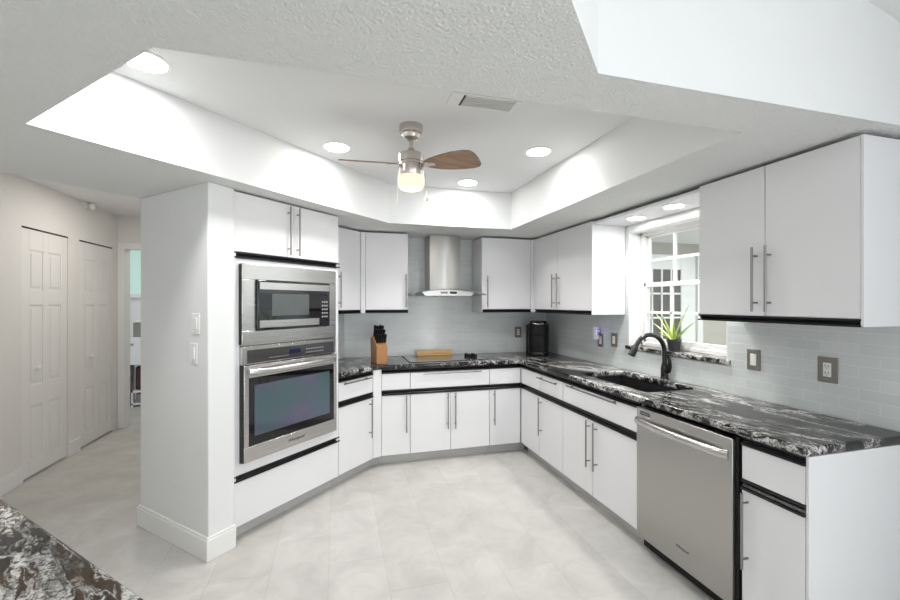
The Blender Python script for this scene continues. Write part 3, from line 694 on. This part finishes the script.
# ------------------------------------------------------------------ faucet, plant
fc = thing('faucet', 'black high-arc pull-down kitchen faucet behind the sink', 'faucet', (2.388, 2.55, ZC))
m = MB(); m.lathe([(.030, 0), (.031, .006), (.027, .012), (.026, .03), (.026, .07), (.023, .10), (.018, .12), (0, .12)]); m.build('base', FAUC, fc)
m = MB(); pth = [(0, 0, .11), (0, 0, .17), (0, 0, .205)] + [(-.132 + .132 * math.cos(a), 0, .205 + .132 * math.sin(a)) for a in [PI * i / 14 for i in range(1, 13)]]
m.tube(pth, .0165, 14); m.build('spout', FAUC, fc)
e = Vector(pth[-1]); dr_ = (Vector(pth[-1]) - Vector(pth[-2])).normalized()
m = MB(); m.tube([e, e + dr_ * .02, e + dr_ * .05, e + dr_ * .085], [.018, .022, .0245, .026], 14); m.build('spray_head', FAUC, fc)
m = MB(); m.cyl((0, -.01, .06), (0, -.042, .07), .02, 12); m.tube([(0, -.034, .06), (0, -.05, .10), (-.004, -.054, .14), (-.016, -.048, .185)], [.020, .016, .012, .010], 10); m.build('lever', FAUC, fc)

pt = thing('potted_aloe', 'small aloe plant in a dark pot on the window sill', 'plant', (2.490, 2.565, z0 - .003))
MB().lathe([(.036, 0), (.040, .01), (.048, .07), (.053, .072), (.053, .088), (.047, .088), (.045, .078), (0, .076)], n=24).build('pot', POT, pt)
MB().lathe([(.044, .074), (.044, .081), (0, .083)], n=20).build('soil', SOIL, pt)
# leaves: sideways reach (y), reach into the room (-x), height, width, tone
for dy, dx, h, wd_, c in [(-.155, .02, .27, .010, 1), (-.175, -.02, .15, .013, 0), (.185, .02, .13, .013, 1), (.17, -.03, .05, .013, 0), (.085, .01, .19, .014, 0), (.215, -.01, .24, .007, 1), (-.03, .03, .16, .015, 0), (.035, -.04, .13, .015, 1), (-.09, -.05, .09, .013, 0), (.10, -.05, .08, .012, 0)]:
    m = MB(); path = []; rr = []
    for i in range(10):
        t_ = i / 9; path.append((-.008 - dx * t_, (.01 if dy > 0 else -.01) + dy * t_ ** 1.1, .080 + h * t_ ** .92)); rr.append(wd_ * (1 - t_) ** .65 + .001)
    m.tube(path, rr, 8, flat=.45); m.build('leaf', LEAFD if c else LEAF, pt)

# ------------------------------------------------------------------ back counter things
ck = thing('cooktop', 'black glass electric cooktop set in the back counter', 'cooktop', (.685, 3.905, ZC))
MB().box(0, .80, 0, .50, .0005, .006).build('glass_top', COOKG, ck, bevel=.002)
m = MB(); m.box(-.004, .002, -.002, .502, .0005, .0075); m.box(.798, .804, -.002, .502, .0005, .0075); m.build('edge_trim', BLK, ck)
for i, (a, b, r) in enumerate([(.18, .13, .08), (.18, .36, .10), (.52, .36, .08), (.52, .13, .10)]):
    m = MB(); n = 32; rings = [[m.bm.verts.new((a + q * math.cos(2 * PI * k / n), b + q * math.sin(2 * PI * k / n), .0063)) for k in range(n)] for q in (r, r - .003)]
    for k in range(n): m.bm.faces.new((rings[0][k], rings[0][(k + 1) % n], rings[1][(k + 1) % n], rings[1][k]))
    m.build('burner_ring', GREYP, ck)
for a, b in ((.655, .20), (.715, .17), (.655, .27), (.715, .24)):
    m = MB(); m.lathe([(.024, 0), (.024, .012), (.020, .030), (0, .031)], (a, b, .006), 18); m.box(a - .004, a + .004, b - .02, b + .02, .030, .040); m.build('control_knob', BLKP, ck)

m = MB(); wd = thing('serving_board', 'long bamboo board leaning low behind the cooktop', 'board', (1.03, 4.335, ZC + .0065))
m.box(-.195, .195, -.03, .03, 0, .016); m.build('base', WOODB, wd, bevel=.005)
MB().box(-.20, .20, .0, .028, .016, .055).build('back', WOODB, wd, bevel=.006)

kx_, ky_, kr_ = .395, 3.985, math.radians(9)
kb = thing('knife_block', 'brown wooden knife block beside the filler post of the back counter', 'knife block', (kx_, ky_, ZC), kr_)
prof = [(-.115, 0), (.115, 0), (.125, .22), (.07, .255), (-.115, .172)]      # side profile, tall at the back
m = MB(); m.extrude_x(prof, -.052, .052); m.build('block', BLOCK, kb, bevel=.004)
Mk = Matrix.Translation((kx_, ky_, ZC)) @ Matrix.Rotation(kr_, 4, 'Z')
sl = Vector((0, .185, .083)).normalized(); nrm = Vector((0, -sl.z, sl.y))
pos_words = {0: 'back row', 1: 'middle row', 2: 'front row'}
side_words = ['left end', 'left of centre', 'right of centre', 'right end']
for r, c in [(r, c) for r in range(3) for c in range(4)]:
    lx = -.037 + c * .0247; tt = .170 - r * .062
    p = Vector((lx, -.115, .172)) + sl * tt + nrm * .002
    L = [.128, .118, .10][r] - .008 * (c % 2)
    kn = thing('knife', 'black-handled knife in the %s of the knife block, %s' % (pos_words[r], side_words[c]), 'knife', Mk @ p, kr_, 'knives in the knife block')
    dirv = Vector((0, -.36, .93)).normalized()
    m = MB(); m.tube([dirv * .008, dirv * .02, dirv * L * .55, dirv * L * .9, dirv * L], [.0085, .0095, .0088, .0105, .008], 10, flat=1.3); m.build('handle', BLKP, kn)
    MB().cyl(dirv * 0, dirv * .0085, .006, 10).build('bolster', CHROME, kn)

cf = thing('coffee_maker', 'black single-cup coffee maker in the far right counter corner', 'coffee maker', (2.185, 4.165, ZC), math.radians(-30))
def rbox(name, w, d0, d1, z0, z1, matl, r=.05, parent=cf, bev=.01):
    m = MB(); m.prism(rrect(-w / 2, w / 2, d0, d1, r), z0, z1); return m.build(name, matl, parent, bevel=bev, seg=3)
rbox('base', .215, -.15, .15, 0, .035, BLKP)
rbox('column', .222, -.135, .15, .035, .25, BLKP, .07)
rbox('brew_head', .225, -.14, .15, .22, .345, BLKP, .08)
rbox('lid', .19, -.12, .13, .345, .372, BLKP, .07, bev=.012)
rbox('drip_tray', .15, -.165, -.09, .012, .04, BLKG, .03, bev=.003)
rbox('water_tank', .05, -.02, .14, .0, .33, BLKP, .02).location.x = -.112
m = MB(); m.tube([(-.055, -.125, .352), (-.04, -.138, .346), (0, -.146, .343), (.04, -.138, .346), (.055, -.125, .352)], .008, 10); m.build('lid_handle', CHROME, cf)

# ------------------------------------------------------------------ wall plates
def plate(label, loc, rotz, kind, col, inner=WHITEP, cat='switch', name='light_switch', w=.083, h=.125, group=None):
    t = thing(name, label, cat, loc, rotz, group or ('bronze plates on the tile' if col == PLATE else 'white switches on the pier'))
    MB().box(-w / 2, w / 2, -.006, 0, -h / 2, h / 2).build('plate', col, t, bevel=.003)
    if kind == 'rocker':
        MB().box(-.018, .018, -.010, -.005, -.035, .035).build('rocker', inner, t, bevel=.002)
    elif kind == 'outlet':
        f = MB().box(-.018, .018, -.009, -.005, -.036, .036).build('socket_face', inner, t, bevel=.002)
        m = MB()
        for z in (-.018, .018): m.box(-.009, -.006, -.0096, -.0088, z - .003, z + .007); m.box(.006, .009, -.0096, -.0088, z - .003, z + .007); m.box(-.002, .002, -.0096, -.0088, z - .011, z - .007)
        m.build('slots', LOGO, f)
    for z in (-.05, .05): MB().cyl((0, -.0055, z), (0, -.0072, z), .003, 10).build('screw', HANDLE, t)
    return t
xr = XW - .0065
plate('bronze switch plate on the tile just left of the window', (xr, 3.175, 1.185), R90, 'rocker', PLATE)
plate('bronze switch plate on the tile between the window and the far right outlet', (xr, 1.889, 1.178), R90, 'rocker', PLATE)
plate('bronze outlet plate on the tile under the right wall cabinet', (xr, 1.504, 1.178), R90, 'outlet', PLATE, cat='outlet', name='wall_outlet', w=.09, h=.13)
plate('bronze outlet plate under the glowing plug-in on the right wall', (xr, 3.375, 1.165), R90, 'outlet', PLATE, cat='outlet', name='wall_outlet')
plate('bronze outlet plate on the back wall beside the coffee maker', (2.06, YW - .0065, 1.178), 0, 'outlet', PLATE, cat='outlet', name='wall_outlet')
pi_ = thing('plug_in_diffuser', 'white plug-in air freshener with a violet light', 'air freshener', (xr - .010, 3.40, 1.225), R90)
MB().box(-.028, .028, -.045, 0, -.055, .065).build('body', WHITEP, pi_, bevel=.012, seg=3)
MB().lathe([(0, -.009), (.008, -.006), (.010, 0), (.008, .006), (0, .009)], (.038, -.022, .03), 14).build('light', LED, pi_)
MB().box(.02, .04, -.03, -.01, -.01, .05).build('light_mount', GREYP, pi_)
pl = bpy.data.lights.new('diffuser_glow', 'POINT'); pl.energy = .03; pl.color = (.35, .25, 1); pl.shadow_soft_size = .015
o = bpy.data.objects.new('diffuser_glow', pl); C.objects.link(o); o.location = (xr - .06, 3.345, 1.25)
# pier switches face the camera's left: normal (-s,-s)
def pier_plate(label, px, z, kind, name, cat):
    k = px; x, y = uk(1.40 - .001, k); return plate(label, (x, y, z), math.radians(-45), kind, WHITEP, name=name, cat=cat)
pier_plate('white switch on the grey pier, the upper one', -2.55, 1.395, 'rocker', 'light_switch', 'switch')
pier_plate('white switch on the grey pier, the lower one', -2.575, 1.215, 'rocker', 'light_switch', 'switch')

# ------------------------------------------------------------------ laundry room glimpse
wn = thing('window_2', '', '', (-2.86, 7.54, 0)); del wn['label']; del wn['category']; struct(wn)
m = MB(); m.box(-.35, .55, -.03, 0, 1.60, 1.66); m.box(-.35, .55, -.02, 0, 2.36, 2.42); m.box(-.35, -.30, -.02, 0, 1.66, 2.36); m.box(.5, .55, -.02, 0, 1.66, 2.36); m.box(-.02, .01, -.02, 0, 1.66, 2.36)
m.build('window_frame', TRIM, wn)
m = MB(); m.box(-.30, .5, -.008, -.002, 1.66, 2.36); m.build('pane', GREENG, wn)
lc_ = thing('laundry_cabinet', 'white cabinet with a round knob seen through the laundry doorway', 'cabinet', (-2.75, 6.95, 0))
MB().box(-.30, .50, 0, .5, .62, 1.02).build('body', TRIM, lc_, bevel=.004)
MB().box(-.30, -.27, .0, .5, 0, .62).build('side', TRIM, lc_); MB().box(.47, .50, .0, .5, 0, .62).build('side', TRIM, lc_)
MB().lathe([(0, 0), (.012, .002), (.02, .015), (.012, .025), (0, .026)], n=14, mat=Matrix.Translation((-.10, 0, .92)) @ Matrix.Rotation(PI / 2, 4, 'X')).build('knob', HANDLE, lc_)
bk = thing('storage_bin', 'grey lidded bin standing on the laundry cabinet', 'bin', (-2.70, 7.1, 1.021))
MB().box(-.16, .16, -.1, .1, 0, .21).build('body', GREYBOX, bk, bevel=.01); MB().box(-.165, .165, -.105, .105, .211, .235).build('lid', WHITEP, bk, bevel=.008)
m = MB(); m.tube([(-.05, 0, .23), (-.04, 0, .275), (.04, 0, .275), (.05, 0, .23)], .008, 8); m.build('handle', BLKP, bk)
cr = thing('storage_crate', 'dark crate of clutter under the laundry cabinet', 'crate', (-2.66, 7.0, 0))
MB().box(-.2, .2, .05, .35, .24, .58).build('bundle', BROWN, cr, bevel=.03)
m = MB(); m.box(-.22, .22, 0, .4, .03, .05); m.box(-.22, .22, 0, .4, .21, .235)
for x in (-.21, .21):
    for y in (.01, .39): m.box(x - .01, x + .01, y - .01, y + .01, 0, .235)
m.build('rack', WHITEP, cr); MB().box(-.18, .18, .03, .36, .051, .18).build('tray', GREYBOX, cr)
area_light('hall_lamp', (-1.75, 4.6, 2.56), (0, 0, 0), .5, .5, 9, (1, .95, .88), 'DISK')
area_light('laundry_lamp', (-2.3, 6.7, 2.56), (0, 0, 0), .3, .3, 9, (1, .97, .93), 'DISK')
